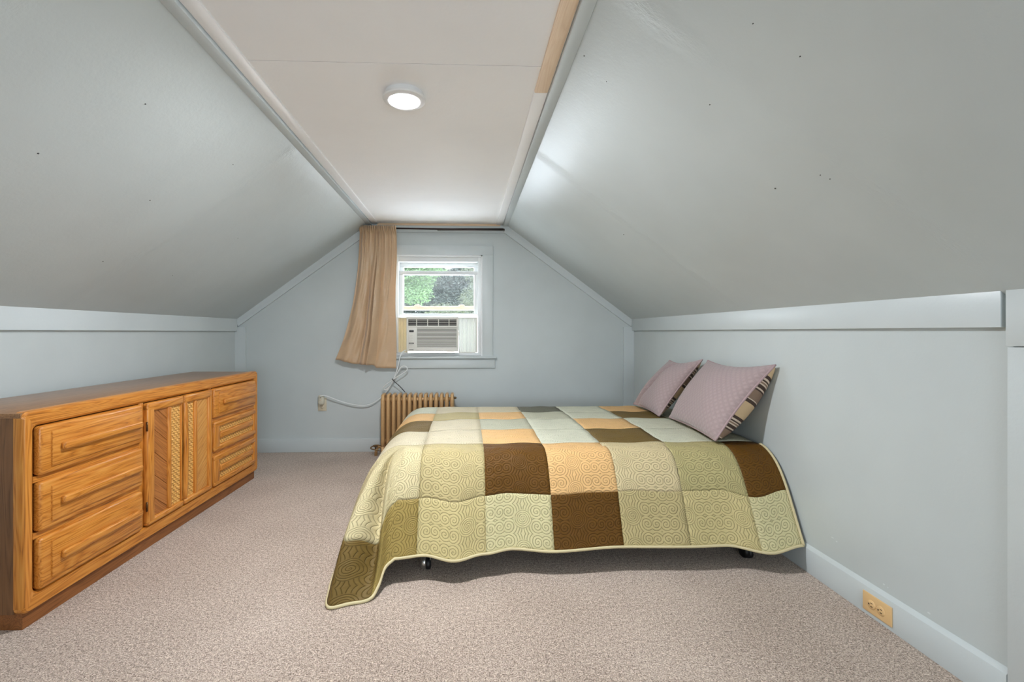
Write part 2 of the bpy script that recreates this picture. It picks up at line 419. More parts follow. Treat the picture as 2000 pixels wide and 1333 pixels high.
for xx, yy, rr in [(-1.097, 1.6, .004), (-1.384, 1.526, .005), (-1.09, 2.173, .0035), (-1.382, 2.045, .004), (-1.718, 2.221, .004), (-1.384, 2.818, .003), (-1.716, 2.73, .003)]:
    dots(cl, [(xx, yy, 0, rr)], XL(yy), XA)

# trims
n_trim = [0]
def trim(m, mat='trim', label=None, smooth=False):
    n_trim[0] += 1; o = m.build('trim_%d' % n_trim[0], mat, None, smooth); return struct(o, label)
# knee wall caps
trim(MB().poly([(XL(YB-.03)+.001, YB-.022, 1.064), (XL(YF), YF, 1.064), (XL(YF), YF, ZK+.02), (XL(YB-.03), YB-.022, ZK+.02)], (.02, 0, 0)), label='pale blue board capping the left knee wall')
trim(MB().box((XR-.02, 1.215, 1.068), (XR+.01, YB-.022, ZK+.017), .002), label='pale blue board capping the right knee wall', smooth='auto')
trim(MB().box((XR-.016, YF, 0), (XR+.01, 1.203, 1.014), .002), label='flush pale blue board at the near end of the right wall', smooth='auto')
trim(MB().box((XR-.021, YF, 1.0165), (XR+.01, 1.203, ZK+.019), .002), label='short pale blue block above the near board', smooth='auto')
# gable boards
y = YB
trim(MB().box((-2.03, y-.02, .118), (-1.92, y+.01, 1.10)), label='upright board in the left back corner')
trim(MB().box((1.418, y-.02, .118), (1.53, y+.01, 1.10)), label='upright board in the right back corner')
def rake(xa, za, xb, zb, wd):
    d = Vector((xb-xa, 0, zb-za)).normalized(); nn = Vector((-d.z, 0, d.x)); nn = nn if nn.z < 0 else -nn
    a, b = Vector((xa, y-.021, za)), Vector((xb, y-.021, zb))
    return MB().poly([a, b, b+nn*wd, a+nn*wd], (0, .028, 0))
trim(rake(-2.02, 1.16, -.84, 2.02, .066), label='left rake board on the gable')
trim(rake(1.52, 1.16, .345, 2.02, .066), label='right rake board on the gable')
trim(MB().box((-.87, y-.0225, 1.938), (.375, y+.01, 2.004)), label='board across the top of the gable')
trim(MB().box((-.782, y-.03, 1.996), (.306, y, 2.0145), .002), 'raw_woodx', 'unpainted wood strip above the curtain rod', 'auto')
# ceiling edge battens
trim(MB().box((-.823, YF, 2.007), (-.769, YB, 2.0175), .0025), 'white_trim', 'white batten along the left ceiling edge', 'auto')
trim(MB().box((.272, 1.803, 2.007), (.325, YB, 2.0175), .0025), 'white_trim', 'white batten along the right ceiling edge', 'auto')
trim(MB().box((.272, YF, 2.0065), (.325, 1.8015, 2.0175), .0025), 'raw_wood', 'unpainted wood batten along the right ceiling edge', 'auto')
trim(MB().box((-.868, YF, 1.994), (-.826, YB-.02, 2.02), .002), 'trim', 'pale blue bead where the left slope meets the ceiling', 'auto')
trim(MB().box((.329, YF, 1.994), (.372, YB-.02, 2.02), .002), 'trim', 'pale blue bead where the right slope meets the ceiling', 'auto')
# baseboards
def base(name, m, label): return struct(m.build(name, 'trim', None, 'auto'), label)
base('baseboard_back', MB().box((-2.0, YB-.018, 0), (1.5, YB+.005, .117), .003), 'pale blue baseboard under the window')
bbr = base('baseboard_right', MB().box((XR-.014, 1.206, 0), (XR+.005, YB-.02, .106), .002).poly([(XR-.014, 1.206, .104), (XR+.002, 1.206, .104), (XR+.002, 1.206, .119), (XR-.004, 1.206, .117)], (0, YB-.02-1.206, 0)), 'pale blue baseboard along the right wall')
base('baseboard_left', MB().poly([(XL(YB)+.001, YB-.02, 0), (XL(YF), YF, 0), (XL(YF), YF, .117), (XL(YB), YB-.02, .117)], (.015, 0, 0)), 'pale blue baseboard behind the dresser')
# small paint chips on the right wall and baseboard
for (yy, zz, a, b) in [(1.80, .20, .010, .006), (1.82, .207, .016, .005), (1.59, .142, .010, .006), (1.575, .139, .007, .004), (1.43, .137, .012, .006)]:
    m = MB(); m.lathe([(0, -.0008), (.8, -.0006), (1, .001)], (0, 0, 0), 'x', 7)
    bmesh.ops.transform(m.bm, matrix=Matrix.Translation((XR, yy, zz)) @ Matrix.Diagonal((1, a*.55, b*.55, 1)), verts=m.bm.verts)
    m.build('paint_chip', 'scuff', bpy.data.objects['wall_right'])

# ------------------------------------------------------------------ window in the gable
wn = struct(bpy.data.objects.new('window_1', None), 'white double-hung window with pale blue casing'); C.objects.link(wn); wn.location = (-.247, YB, .84)
yc = YB-.02
box('casing', (WX1, yc, WZ0-.002), (.240, YB+.002, WZ1), 'trim', wn, .002)
box('casing', (-.733, yc, WZ0-.002), (WX0, YB+.002, WZ1), 'trim', wn, .002)
box('head_casing', (-.733, yc-.001, WZ1), (.240, YB+.002, 1.822), 'trim', wn, .002)
box('stool', (-.765, YB-.05, .821), (.272, YB+.15, .84), 'trim', wn, .005)
box('apron', (-.745, yc, .735), (.258, YB+.002, .821), 'trim', wn, .002)
# jambs with stops
box('jamb', (WX1-.012, YB-.012, .84), (WX1+.004, YB+.16, WZ1), 'white_win', wn)
box('jamb', (WX0-.004, YB-.012, .84), (WX0+.012, YB+.16, WZ1), 'white_win', wn)
box('head_jamb', (WX0, YB-.012, WZ1-.012), (WX1, YB+.16, WZ1+.004), 'white_win', wn)
box('inner_sill', (WX0+.012, YB+.01, .84), (WX1-.012, YB+.16, .868), 'white_win', wn, .003)
for x0, x1 in ((.108, .136), (-.629, -.601)): box('stop', (x0, YB+.025, .868), (x1, YB+.06, 1.728), 'white_win', wn, .002)
box('head_stop', (-.601, YB+.025, 1.685), (.108, YB+.06, 1.728), 'white_win', wn, .002)
for x0, x1 in ((.108, .136), (-.629, -.601)): box('sash_track', (x0, YB+.06, .868), (x1, YB+.16, 1.728), 'white_win', wn)
box('head_track', (-.601, YB+.06, 1.6845), (.108, YB+.16, 1.728), 'white_win', wn)
def sash(y0, y1, z0, z1, bot, top, st, name):
    r = bpy.data.objects.new(name, None); C.objects.link(r); r.parent = wn; r.location = Vector((-.247, (y0+y1)/2, z0))-Vector(wn.location)
    a, b = -.601, .108
    mt = 'white_win'
    box('bottom_rail', (a, y0, z0), (b, y1, z0+bot), 'tan_rail' if name == 'upper_sash' else mt, r, .003)
    box('top_rail', (a, y0, z1-top), (b, y1, z1), mt, r, .003)
    box('stile', (a, y0, z0+bot), (a+st, y1, z1-top), mt, r, .003); box('stile', (b-st, y0, z0+bot), (b, y1, z1-top), mt, r, .003)
    box('pane', (a+st, (y0+y1)/2-.002, z0+bot), (b-st, (y0+y1)/2+.002, z1-top), 'glass', r)
    return r
M['tan_rail'] = plain('cream_sash_paint', (232, 206, 178), .45)
lo_s = sash(YB+.062, YB+.092, 1.189, 1.607, .034, .034, .034, 'lower_sash')
up_s = sash(YB+.098, YB+.128, 1.254, 1.685, .036, .040, .036, 'upper_sash')
for xx in (-.44, -.04):
    m = MB(); m.tube(catmull([(xx-.028, YB+.1, 1.291), (xx-.014, YB+.098, 1.301), (xx+.014, YB+.098, 1.301), (xx+.028, YB+.1, 1.291)], 4), .005, 6)
    m.box((xx-.012, YB+.092, 1.288), (xx+.012, YB+.108, 1.296), .001)
    m.build('sash_lock', 'tan_rail', up_s, True)
# unseen rear window, added to let in fill daylight
wr = struct(bpy.data.objects.new('fill_window', None), 'unseen window added behind the viewpoint for fill daylight'); C.objects.link(wr); wr.location = (.45, YF, .45)
for n, lo, hi in (('casing', (-.23, YF-.01, .45), (-.15, YF+.02, 1.25)), ('casing', (1.05, YF-.01, .45), (1.13, YF+.02, 1.25)), ('head_casing', (-.23, YF-.01, 1.25), (1.13, YF+.02, 1.33)), ('stool', (-.25, YF-.01, .425), (1.15, YF+.05, .45)), ('mullion', (.43, YF-.07, .45), (.47, YF-.03, 1.25))):
    box(n, lo, hi, 'trim' if n != 'mullion' else 'white_win', wr, .002)
box('pane', (-.15, YF-.052, .45), (.43, YF-.048, 1.25), 'glass', wr); box('pane', (.47, YF-.052, .45), (1.05, YF-.048, 1.25), 'glass', wr)

# ------------------------------------------------------------------ ceiling lamp
def ceiling_light(x, y, label):
    lamp = thing('ceiling_light', label, 'ceiling light', (x, y, ZC))
    def ring(prof, name, mat): return MB().lathe(prof, (x, y, ZC), seg=48).build(name, mat, lamp, 'auto')
    ring([(.078, 0), (.078, -.020)], 'housing', 'lampwhite')
    ring([(.055, -.030), (.060, -.031), (.072, -.031), (.083, -.027), (.086, -.022), (.085, -.018), (.055, -.018)], 'trim_ring', 'lampwhite')
    ring([(0, -.0345), (.03, -.0338), (.050, -.032), (.0555, -.029), (.0555, -.020)], 'diffuser', 'glow')
ceiling_light(-.248, 1.845, 'lit round white flush ceiling light in front of the window')

# ------------------------------------------------------------------ dresser (local: x along its length, y to the back, z up)
dr = thing('dresser', 'long low golden oak dresser with six drawers and two carved doors against left wall', 'dresser', (-1.566, 1.657, 0), math.radians(90-1.37))
def D(name, lo, hi, mat, parent=dr, bev=0, seg=2): return box(name, lo, hi, mat, parent, bev, seg, world=False)
L = 1.707; DP = .455
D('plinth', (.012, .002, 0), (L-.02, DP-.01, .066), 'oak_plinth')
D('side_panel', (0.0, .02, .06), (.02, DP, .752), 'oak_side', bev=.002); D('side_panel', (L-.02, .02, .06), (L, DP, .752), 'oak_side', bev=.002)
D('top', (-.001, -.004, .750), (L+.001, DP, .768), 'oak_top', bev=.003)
D('back_panel', (.02, DP-.012, .066), (L-.02, DP-.002, .75), 'oak_side')
D('inner_case', (.02, .016, .068), (L-.02, .03, .75), 'gap_shade')
# rounded face frame: outer frame with rounded inner corners
def face_frame():
    bm = bmesh.new()
    def rr(x0, x1, z0, z1, r, n=6):
        pts = []
        for cx, cz, a0 in ((x1-r, z1-r, 0), (x0+r, z1-r, 90), (x0+r, z0+r, 180), (x1-r, z0+r, 270)):
            for k in range(n+1):
                a = math.radians(a0+90*k/n); pts.append((cx+r*math.cos(a), cz+r*math.sin(a)))
        return pts
    rings = []
    for (x0, x1, z0, z1, r, y) in ((0, L, .056, .772, .022, .022), (0, L, .056, .772, .022, -.006), (.006, L-.006, .062, .766, .02, -.014), (.030, L-.032, .108, .726, .024, -.014), (.040, L-.042, .114, .7165, .02, -.006), (.040, L-.042, .114, .7165, .02, .022)):
        rings.append([bm.verts.new((p[0], y, p[1])) for p in rr(x0, x1, z0, z1, r)])
    rings.append(rings[0])
    for A, B in zip(rings, rings[1:]):
        n = len(A)
        for k in range(n): bm.faces.new((A[k], A[(k+1) % n], B[(k+1) % n], B[k]))
    bmesh.ops.recalc_face_normals(bm, faces=bm.faces)
    def cut(name, mat, keep):
        b2 = bm.copy(); bmesh.ops.delete(b2, geom=[f for f in b2.faces if not keep(f.calc_center_median())], context='FACES')
        me = bpy.data.meshes.new(name); b2.to_mesh(me); b2.free(); link(name, me, mat, dr, 'auto', False)
    cut('front_post', 'oak_z', lambda c: c.x < .044 and .09 < c.z < .74); cut('front_post', 'oak_z', lambda c: c.x > L-.046 and .09 < c.z < .74)
    cut('front_rail', 'oak_x', lambda c: c.z >= .74 or (c.z > .4 and .044 <= c.x <= L-.046)); cut('front_rail', 'oak_x', lambda c: c.z <= .09 or (c.z < .4 and .044 <= c.x <= L-.046))
    bm.free()
face_frame()
D('divider', (.558, -.002, .11), (.590, .02, .742), 'oak_z', bev=.002); D('divider', (1.124, -.002, .11), (1.148, .02, .742), 'oak_z', bev=.002)
for xa_, xb_ in ((.04, .558), (1.148, L-.04)):
    for za_, zb_ in ((.5095, .5315), (.3055, .3275)): D('drawer_rail', (xa_, -.008, za_), (xb_, .02, zb_), 'oak_x')
def handle_bar(parent, x0, x1, zc, h=.030, y=-.030):
    m = MB(); n = 10; prof = []
    # bar with a rounded nose: top sheds forward, ends rounded
    m.box((x0, y-.019, zc-h/2), (x1, y, zc+h/2), .009, 4)
    return m.build('handle', 'oak_x', parent, 'auto', False)
def drawer_plain(x0, x1, z0, z1, hx0, hx1):
    d = D('drawer', (x0, -.026, z0), (x1, .01, z1), 'oak_x', bev=.013, seg=4)
    D('field', (x0+.040, -.0325, z0+.024), (x1-.012, -.02, z1-.024), 'oak_x', d, .005, 2)
    handle_bar(d, hx0, hx1, (z0+z1)/2+.002, .031, -.031)
    return d
rows = ((.532, .712), (.328, .509), (.118, .305))
for z0, z1 in rows: drawer_plain(.050, .557, z0, z1, .122, .530)
drawer_plain(1.147, 1.655, *rows[0], 1.222, 1.62)
def weave(parent, x0, x1, z0, z1, y, cell=.0125):
    verts, faces = [], []
    nx = max(2, round((x1-x0)/cell)); nz = max(2, round((z1-z0)/cell)); cx = (x1-x0)/nx; cz = (z1-z0)/nz
    for i in range(nx):
        for j in range(nz):
            a, b = x0+i*cx, z0+j*cz; hor = (i+j) % 2
            m = .0011; h = .0045; b0 = len(verts)
            if hor:      # pillow bowed along x
                for k in range(5):
                    t = k/4; yy = y-h*math.sin(math.pi*t)-.0004
                    verts += [(a-.15*cx+1.3*cx*t, yy, b+m), (a-.15*cx+1.3*cx*t, yy-.0012, b+cz/2), (a-.15*cx+1.3*cx*t, yy, b+cz-m)]
            else:
                for k in range(5):
                    t = k/4; yy = y-h*math.sin(math.pi*t)-.0004
                    verts += [(a+cx-m, yy, b-.15*cz+1.3*cz*t), (a+cx/2, yy-.0012, b-.15*cz+1.3*cz*t), (a+m, yy, b-.15*cz+1.3*cz*t)]
            for k in range(4):
                q = b0+3*k; faces += [(q, q+1, q+4, q+3), (q+1, q+2, q+5, q+4)]
    me = bpy.data.meshes.new('woven_cane'); me.from_pydata(verts, [], faces); me.update()
    o = link('woven_cane', me, 'cane', parent, True, False); o['kind'] = 'stuff'; return o
def drawer_cane(x0, x1, z0, z1):
    d = D('drawer', (x0+.01, -.006, z0+.01), (x1-.01, .01, z1-.01), 'oak_d')
    for lo, hi, mt in (((x0, -.026, z1-.038), (x1, .008, z1), 'oak_x'), ((x0, -.026, z0), (x1, .008, z0+.034), 'oak_x'), ((x0, -.0255, z0+.002), (x0+.060, .008, z1-.002), 'oak_z'), ((x1-.028, -.0255, z0+.002), (x1, .008, z1-.002), 'oak_z')):
        D('frame_rail', lo, hi, mt, d, .010, 3)
    weave(d, x0+.056, x1-.024, z0+.032, z1-.036, -.0075)
    handle_bar(d, x0+.066, x1-.032, (z0+z1)/2, .040, -.008)
for z0, z1 in rows[1:]: drawer_cane(1.147, 1.657, z0, z1)
# doors
def door(x0, x1, mirror):
    z0, z1 = .119, .712
    d = D('door', (x0+.01, -.004, z0+.01), (x1-.01, .01, z1-.01), 'gap_shade')
    X = (lambda a: x1-(a-x0)) if mirror else (lambda a: a)
    def R(name, a0, a1, y0, y1, b0, b1, mt, bev=.004, seg=2):
        a, b = sorted((X(a0), X(a1))); return D(name, (a, y0, b0), (b, y1, b1), mt, d, bev, seg)
    w = x1-x0
    R('door_rail', x0, x1, -.027, .008, z1-.044, z1, 'oak_x', .011, 3); R('door_rail', x0, x1, -.027, .008, z0, z0+.030, 'oak_x', .011, 3)
    R('door_stile', x0, x0+(.036 if mirror else .048), -.0268, .008, z0+.001, z1-.001, 'oak_z', .011, 3)
    mo = .152 if not mirror else .140; px0, px1 = x0+.034 if mirror else x0+.046, x0+mo
    # diagonal planks, clipped to the panel
    zz0, zz1 = z0+.026, z1-.040; pit = .112; k = .62/.106*.106
    n = -1
    slope_ = -.085 if not mirror else -.085
    s0 = zz0-.12
    j = 0
    while s0+j*pit < zz1+.12:
        lo_l = s0+j*pit+.0018; hi_l = s0+(j+1)*pit-.0018; dz = -.086
        pts = []
        poly = [(px0, lo_l), (px1, lo_l+dz), (px1, hi_l+dz), (px0, hi_l)]
        def clip(P, f):
            o = []
            for a, b in zip(P, P[1:]+P[:1]):
                fa, fb = f(a), f(b)
                if fa >= 0: o.append(a)
                if fa*fb < 0: t = fa/(fa-fb); o.append((a[0]+(b[0]-a[0])*t, a[1]+(b[1]-a[1])*t))
            return o
        P = clip(clip(poly, lambda p: p[1]-zz0), lambda p: zz1-p[1])
        if len(P) >= 3:
            ca = X((px0+px1)/2); ang = math.atan2(dz, px1-px0)*(-1 if mirror else 1); cz = sum(p[1] for p in P)/len(P)
            m = MB(); m.poly([(X(p[0]), -.013, p[1]) for p in P], (0, .012, 0))
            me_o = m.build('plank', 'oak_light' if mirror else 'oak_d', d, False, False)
            Mx = Matrix.Translation((ca, 0, cz)) @ Matrix.Rotation(-ang, 4, 'Y')
            me_o.data.transform(Mx.inverted()); me_o.matrix_local = Mx
        j += 1
    R('moulding', x0+mo, x0+mo+.024, -.024, .004, z0+.028, z1-.042, 'oak_z', .008, 3)
    a, b = sorted((X(x0+mo+.023), X(x1-.014))); D('cane_backing', (a, -.0065, z0+.026), (b, .004, z1-.04), 'cane', d)
    weave(d, a, b, z0+.028, z1-.042, -.0072)
    return d
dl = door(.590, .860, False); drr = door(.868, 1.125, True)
# the tall meeting-edge pull on the right door and the shaded edge on the left door
m = MB(); pts = [(.882, -.006, .150), (.882, -.014, .17), (.882, -.017, .30), (.882, -.020, .42), (.882, -.017, .54), (.882, -.014, .655), (.882, -.006, .678)]
m.tube(catmull(pts, 5), .0145, 14); m.build('pull', 'oak_z', drr, True, False)
D('edge_strip', (.846, -.018, .15), (.8595, .006, .67), 'oak_z', dl, .004)
for zz in (.60, .215):
    o = MB().tube([(.587, -.022, zz-.022), (.587, -.022, zz+.022)], .0045, 8).build('hinge', 'brass_dark', dl, True, False)

# ------------------------------------------------------------------ bed
bed = thing('bed', 'low bed on metal casters under the patchwork quilt', 'bed', (.53, 2.85, 0))
box('mattress', (-.36, 2.24, .26), (1.465, 3.47, .465), 'mattress', bed, .05, 4)
box('box_spring', (-.36, 2.24, .155), (1.46, 3.46, .26), 'boxspring', bed, .02, 2)
for lo, hi in (((-.33, 2.25, .125), (1.45, 2.28, .155)), ((-.33, 3.40, .125), (1.45, 3.43, .155)), ((-.33, 2.28, .125), (-.30, 3.40, .155)), ((1.42, 2.28, .125), (1.45, 3.40, .155)), ((.50, 2.28, .125), (.53, 3.40, .155))):
    box('frame_rail', lo, hi, 'bedrail', bed)
def caster(x, y, mat):
    st = MB().tube([(x, y, .06), (x, y, .13)], .010, 10).build('caster', mat, bed, True)
    MB().lathe([(0, -.016), (.024, -.016), (.030, -.010), (.031, .002), (.029, .006)], (x+.002, y, .0325), 'x', 24).build('hood', mat, st, True)
    MB().lathe([(.0, -.011), (.020, -.011), (.027, -.008), (.027, .008), (.020, .011), (0, .011)], (x+.018, y, .0272), 'x', 20).build('wheel', 'black', st, True)
    MB().poly([(x-.003, y-.012, .072), (x-.003, y+.012, .072), (x-.003, y+.016, .024), (x-.003, y-.016, .024)], (.002, 0, 0)).poly([(x+.026, y-.012, .072), (x+.026, y+.012, .072), (x+.026, y+.016, .024), (x+.026, y-.016, .024)], (.002, 0, 0)).box((x-.003, y-.014, .070), (x+.028, y+.014, .074)).build('fork', mat, st)
for x, y, mt in ((-.185, 2.035, 'steel'), (1.30, 2.08, 'bedrail'), (-.185, 3.3, 'steel'), (1.30, 3.3, 'bedrail')): caster(x, y, mt)
for x in (-.185, 1.30): box('leg_bracket', (x-.02, 2.02, .115), (x+.02, 2.30, .13), 'bedrail', bed)

# quilt
Qc = {'cream': (206, 194, 164), 'yellow': (198, 182, 130), 'tan': (184, 168, 120), 'olive': (156, 134, 74), 'straw': (202, 188, 146), 'brown': (98, 64, 10), 'dkolive': (112, 90, 44), 'peach': (224, 180, 122), 'beige': (206, 188, 146), 'sage': (180, 168, 118), 'mint': (206, 205, 182), 'grey': (104, 102, 86), 'pale': (206, 196, 150), 'sagegrey': (188, 186, 162)}
for k, v in Qc.items(): M['q_'+k] = quilt_mat('quilt_'+k, v)
M['q_edge'] = plain('quilt_binding_cotton', (206, 192, 150), .7)
ZT = .487; TX0, TX1, TY0, TY1 = -.30, 1.488, 2.255, 3.44
quilt = thing('quilt', 'patchwork quilt in brown, tan, peach and sage squares spread over the bed', 'quilt', (.53, 2.85, ZT))
colx = [1.488, 1.30, 1.00, .695, .385, .082, -.212]         # front seams, from the head
rowy = [2.305, 2.60, 2.89, 3.18, 3.47]
def interp(tab, x):
    for (a, va), (b, vb) in zip(tab, tab[1:]):
        if (a-x)*(b-x) <= 0 and a != b:
            t = (x-a)/(b-a); t = t*t*(3-2*t); return va+(vb-va)*t
    return tab[0][1] if abs(x-tab[0][0]) < abs(x-tab[-1][0]) else tab[-1][1]
hy = [(1.49, 1.955), (1.33, 1.935), (1.16, 1.985), (1.0, 1.975), (.68, 1.985), (.38, 1.965), (.2, 1.985), (.08, 1.96), (-.05, 1.915), (-.18, 1.945), (-.30, 1.925)]
hz = [(1.49, .112), (1.33, .090), (1.16, .104), (1.0, .106), (.68, .106), (.38, .100), (.2, .106), (.08, .098), (-.05, .092), (-.18, .104), (-.30, .102)]
def bez(p, t): u = 1-t; return p[0]*u**3+p[1]*3*u*u*t+p[2]*3*u*t*t+p[3]*t**3
corner_H = [(-.30, 1.925, .102), (-.335, 1.895, .078), (-.352, 1.84, .034), (-.378, 1.797, .008), (-.452, 1.772, .007), (-.524, 1.754, .007), (-.552, 1.86, .010), (-.575, 2.04, .018), (-.592, 2.28, .06), (-.60, 2.58, .085)]
stations = []        # (T, P1, P2, H, ucoord, key)
x = 1.488; xs = []
nfront = 120
for i in range(nfront+1): xs.append(1.488+(-.30-1.488)*i/nfront)
for x in xs:
    H = Vector((x, interp(hy, x), interp(hz, x))); T = Vector((x, TY0, ZT))
    b = max(0, (x-1.25)/.24)
    P1 = Vector((x, 2.10+.02*b, ZT+.006+.02*b*math.sin(x*25))); P2 = Vector((x, 2.075+.5*(H.y-1.965), .345))
    stations.append([T, P1, P2, H, ('f', x)])
cH = catmull(corner_H, 10)[1:67]
for i, H in enumerate(cH):
    cidx = (i+1)/10; ph = min(1, cidx/6.4)*math.pi/2; out = Vector((-math.sin(ph), -math.cos(ph), 0))
    T = Vector((-.30, TY0, ZT))
    P1 = T+out*.155+Vector((0, 0, .006)); P2 = T+(H-T)*.62; P2.z = max(P2.z, .30-.06*math.sin(2*ph)); P2 += out*.03
    val = math.exp(-((cidx-3.35)/.5)**2); P2 += Vector((.03, .26, 0))*val
    wing = math.exp(-((cidx-5)/.9)**2); P2 += Vector((-.035, -.05, 0))*wing
    rid = math.exp(-((cidx-1.7)/.6)**2); P2 += Vector((-.005, -.06, 0))*rid
    stations.append([T, P1, P2, H, ('c', cidx)])
gy = [TY0+(TY1-TY0)*j/44 for j in range(45)]
H6 = cH[-1]
for yy in gy[1:]:
    T = Vector((-.30, yy, ZT)); k = max(0, 1-(yy-TY0)/.42); k = k*k*(3-2*k)
    H = Vector((-.605-.015*math.sin(yy*9), yy, .088+.012*math.sin(yy*14))).lerp(Vector((H6.x, H6.y+(yy-TY0)*.8, H6.z)), k)
    P2 = Vector((-.50, yy+(H.y-yy)*.62, .32)); P1 = Vector((-.468, yy+(H.y-yy)*.1, ZT+.004))
    stations.append([T, P1, P2, H, ('s', yy)])
R0 = .232; N0, N1 = 18, 26; NT_ = N0+N1
cols = []
def resample(P, arcs, want):
    out = []; i = 0
    for w_ in want:
        while i < len(arcs)-2 and arcs[i+1] < w_: i += 1
        t = (w_-arcs[i])/max(1e-9, arcs[i+1]-arcs[i]); out.append(P[i].lerp(P[i+1], min(1, max(0, t))))
    return out
for st in stations:
    P = [bez(st[:4], k/120) for k in range(121)][::-1]    # from hem upwards
    arc = [0]
    for a, b in zip(P, P[1:]): arc.append(arc[-1]+(b-a).length)
    want = [R0*k/N0 for k in range(N0)]+[R0+(arc[-1]-R0)*k/N1 for k in range(N1+1)]
    cols.append((resample(P, arc, want), want))
front_row0 = ['pale', 'yellow', 'tan', 'brown', 'pale', 'yellow', 'olive']
front_row1 = ['brown', 'sage', 'beige', 'peach', 'brown', 'tan', 'straw']
def colidx(x):
    for i in range(6):
        if x > colx[i+1]: return i
    return 6
def rowidx(y):
    i = 0
    while i < 4 and y > rowy[i]: i += 1
    return i
top_rows = {1: None,
    2: ['mint', 'mint', 'dkolive', 'mint', 'peach', 'cream', 'cream'],
    3: ['mint', 'mint', 'peach', 'mint', 'sagegrey', 'cream', 'dkolive'],
    4: ['mint', 'dkolive', 'mint', 'sagegrey', 'peach', 'tan', 'peach'],
    5: ['mint', 'peach', 'mint', 'grey', 'cream', 'cream', 'mint']}
polys = {}
def footkey(y, r):
    ri = rowidx(y)+1
    return ('foot', ri, 0) if r == 0 else (('front', 6, 1) if ri == 1 else ('top', 6, ri))
def addq(key, pts, uvs): polys.setdefault(key, []).append((pts, uvs))
def wr_(p):      # soft lumps of the wadding
    return Vector((0, 0, .0035*math.sin(p.x*23+1.3*math.sin(p.y*17))*math.cos(p.y*21+p.x*5)))
ucoord = 0; us = [0]
for a, b in zip(stations, stations[1:]): us.append(us[-1]+max(.004, ((b[3]-a[3]).length*.6+(b[0]-a[0]).length*.4)))
for i in range(len(stations)-1):
    k0 = stations[i][4]; k1 = stations[i+1][4]
    for j in range(NT_):
        a0, a1 = cols[i][1][j], cols[i][1][j+1]; am = (a0+a1)/2
        r = 0 if j < N0 else 1
        if k1[0] == 'f': key = ('front', colidx((k0[1]+k1[1])/2), r)
        elif k1[0] == 'c':
            c = k1[1]
            if c < 2.95: key = ('front', 6, r)
            elif c < 6.8: key = ('corner', 0, 0) if r == 0 else ('front', 6, 1)
            else: key = footkey(stations[i][0].y, r)
        else: key = footkey((k0[1]+k1[1])/2 if k0[0] == 's' else k1[1], r)
        P = [cols[i][0][j], cols[i+1][0][j], cols[i+1][0][j+1], cols[i][0][j+1]]
        uv = [(us[i], cols[i][1][j]), (us[i+1], cols[i+1][1][j]), (us[i+1], cols[i+1][1][j+1]), (us[i], cols[i][1][j+1])]
        addq(key, [p+wr_(p) for p in P], uv)
# flat top: shares the edge stations
gx = [1.488+(-.30-1.488)*i/60 for i in range(61)]
def ztop(x, y): return ZT+.012*math.sin(math.pi*min(1, max(0, (y-TY0)/(TY1-TY0))))*min(1, max(0, (x+.30)/.25))
tfar = .62
for i in range(60):
    for j in range(44):
        xm, ym = (gx[i]+gx[i+1])/2, (gy[j]+gy[j+1])/2
        ri = rowidx(ym)+1; ci = colidx(xm)
        key = ('front', ci, 1) if ri == 1 else ('top', ci, ri)
        q = [(gx[i], gy[j]), (gx[i+1], gy[j]), (gx[i+1], gy[j+1]), (gx[i], gy[j+1])]
        pts = [Vector((a, b, ztop(a, b))) for a, b in q]
        addq(key, [p+wr_(p) for p in pts], [(1.488-a, tfar+b-TY0) for a, b in q])
# far edge rolls over the mattress
for i in range(60):
    prev = None
    for j in range(8):
        a0, a1 = j/8*math.pi/2, (j+1)/8*math.pi/2
        def fp(x, a): return Vector((x, TY1+.07*math.sin(a), ZT-.07*(1-math.cos(a))-(.10*max(0, a/(math.pi/2)-.8))))
        q = [fp(gx[i], a0), fp(gx[i+1], a0), fp(gx[i+1], a1), fp(gx[i], a1)]
        ci = colidx((gx[i]+gx[i+1])/2)
        addq(('top', ci, 5), [p+(wr_(p) if j == 0 else Vector()) for p in q], [(1.488-p.x, tfar+TY1-TY0+.07*(a0 if n < 2 else a1)) for n, p in enumerate(q)])
def qcolor(key):
    kind, c, r = key
    if kind == 'front': return (front_row0 if r == 0 else front_row1)[c]
    if kind == 'corner': return 'dkolive' if r == 0 else 'cream'
    if kind == 'foot': return {1: ['peach', 'cream'], 2: ['tan', 'cream'], 3: ['cream', 'dkolive'], 4: ['tan', 'peach'], 5: ['cream', 'mint']}[min(c, 5)][r]
    return top_rows[r][c]
for key, qs in sorted(polys.items()):
    vd = {}; verts = []; faces = []; uvl = []
    for pts, uv in qs:
        f = []
        for p in pts:
            kk = (round(p.x, 5), round(p.y, 5), round(p.z, 5))
            if kk not in vd: vd[kk] = len(verts); verts.append(tuple(p))
            f.append(vd[kk])
        if len(set(f)) < 3: continue
        if len(set(f)) < 4: 
            seen = []; uu = []
            for a, b in zip(f, uv):
                if a not in seen: seen.append(a); uu.append(b)
            f, uv = seen, uu
        faces.append(f); uvl += list(uv)
    me = bpy.data.meshes.new('patch'); me.from_pydata(verts, [], faces)
    ul = me.uv_layers.new(name='UVMap')
    for l, u in zip(ul.data, uvl): l.uv = u
    bm = bmesh.new(); bm.from_mesh(me); bmesh.ops.recalc_face_normals(bm, faces=bm.faces)
    if sum(f.normal.z*f.calc_area()-f.normal.y*f.calc_area()*.3-f.normal.x*f.calc_area()*.2 for f in bm.faces) < 0:
        bmesh.ops.reverse_faces(bm, faces=bm.faces)
    bm.to_mesh(me); bm.free()
    o = link('patch', me, 'q_'+qcolor(key), quilt, True)
    md = o.modifiers.new('thickness', 'SOLIDIFY'); md.thickness = .007; md.offset = -1
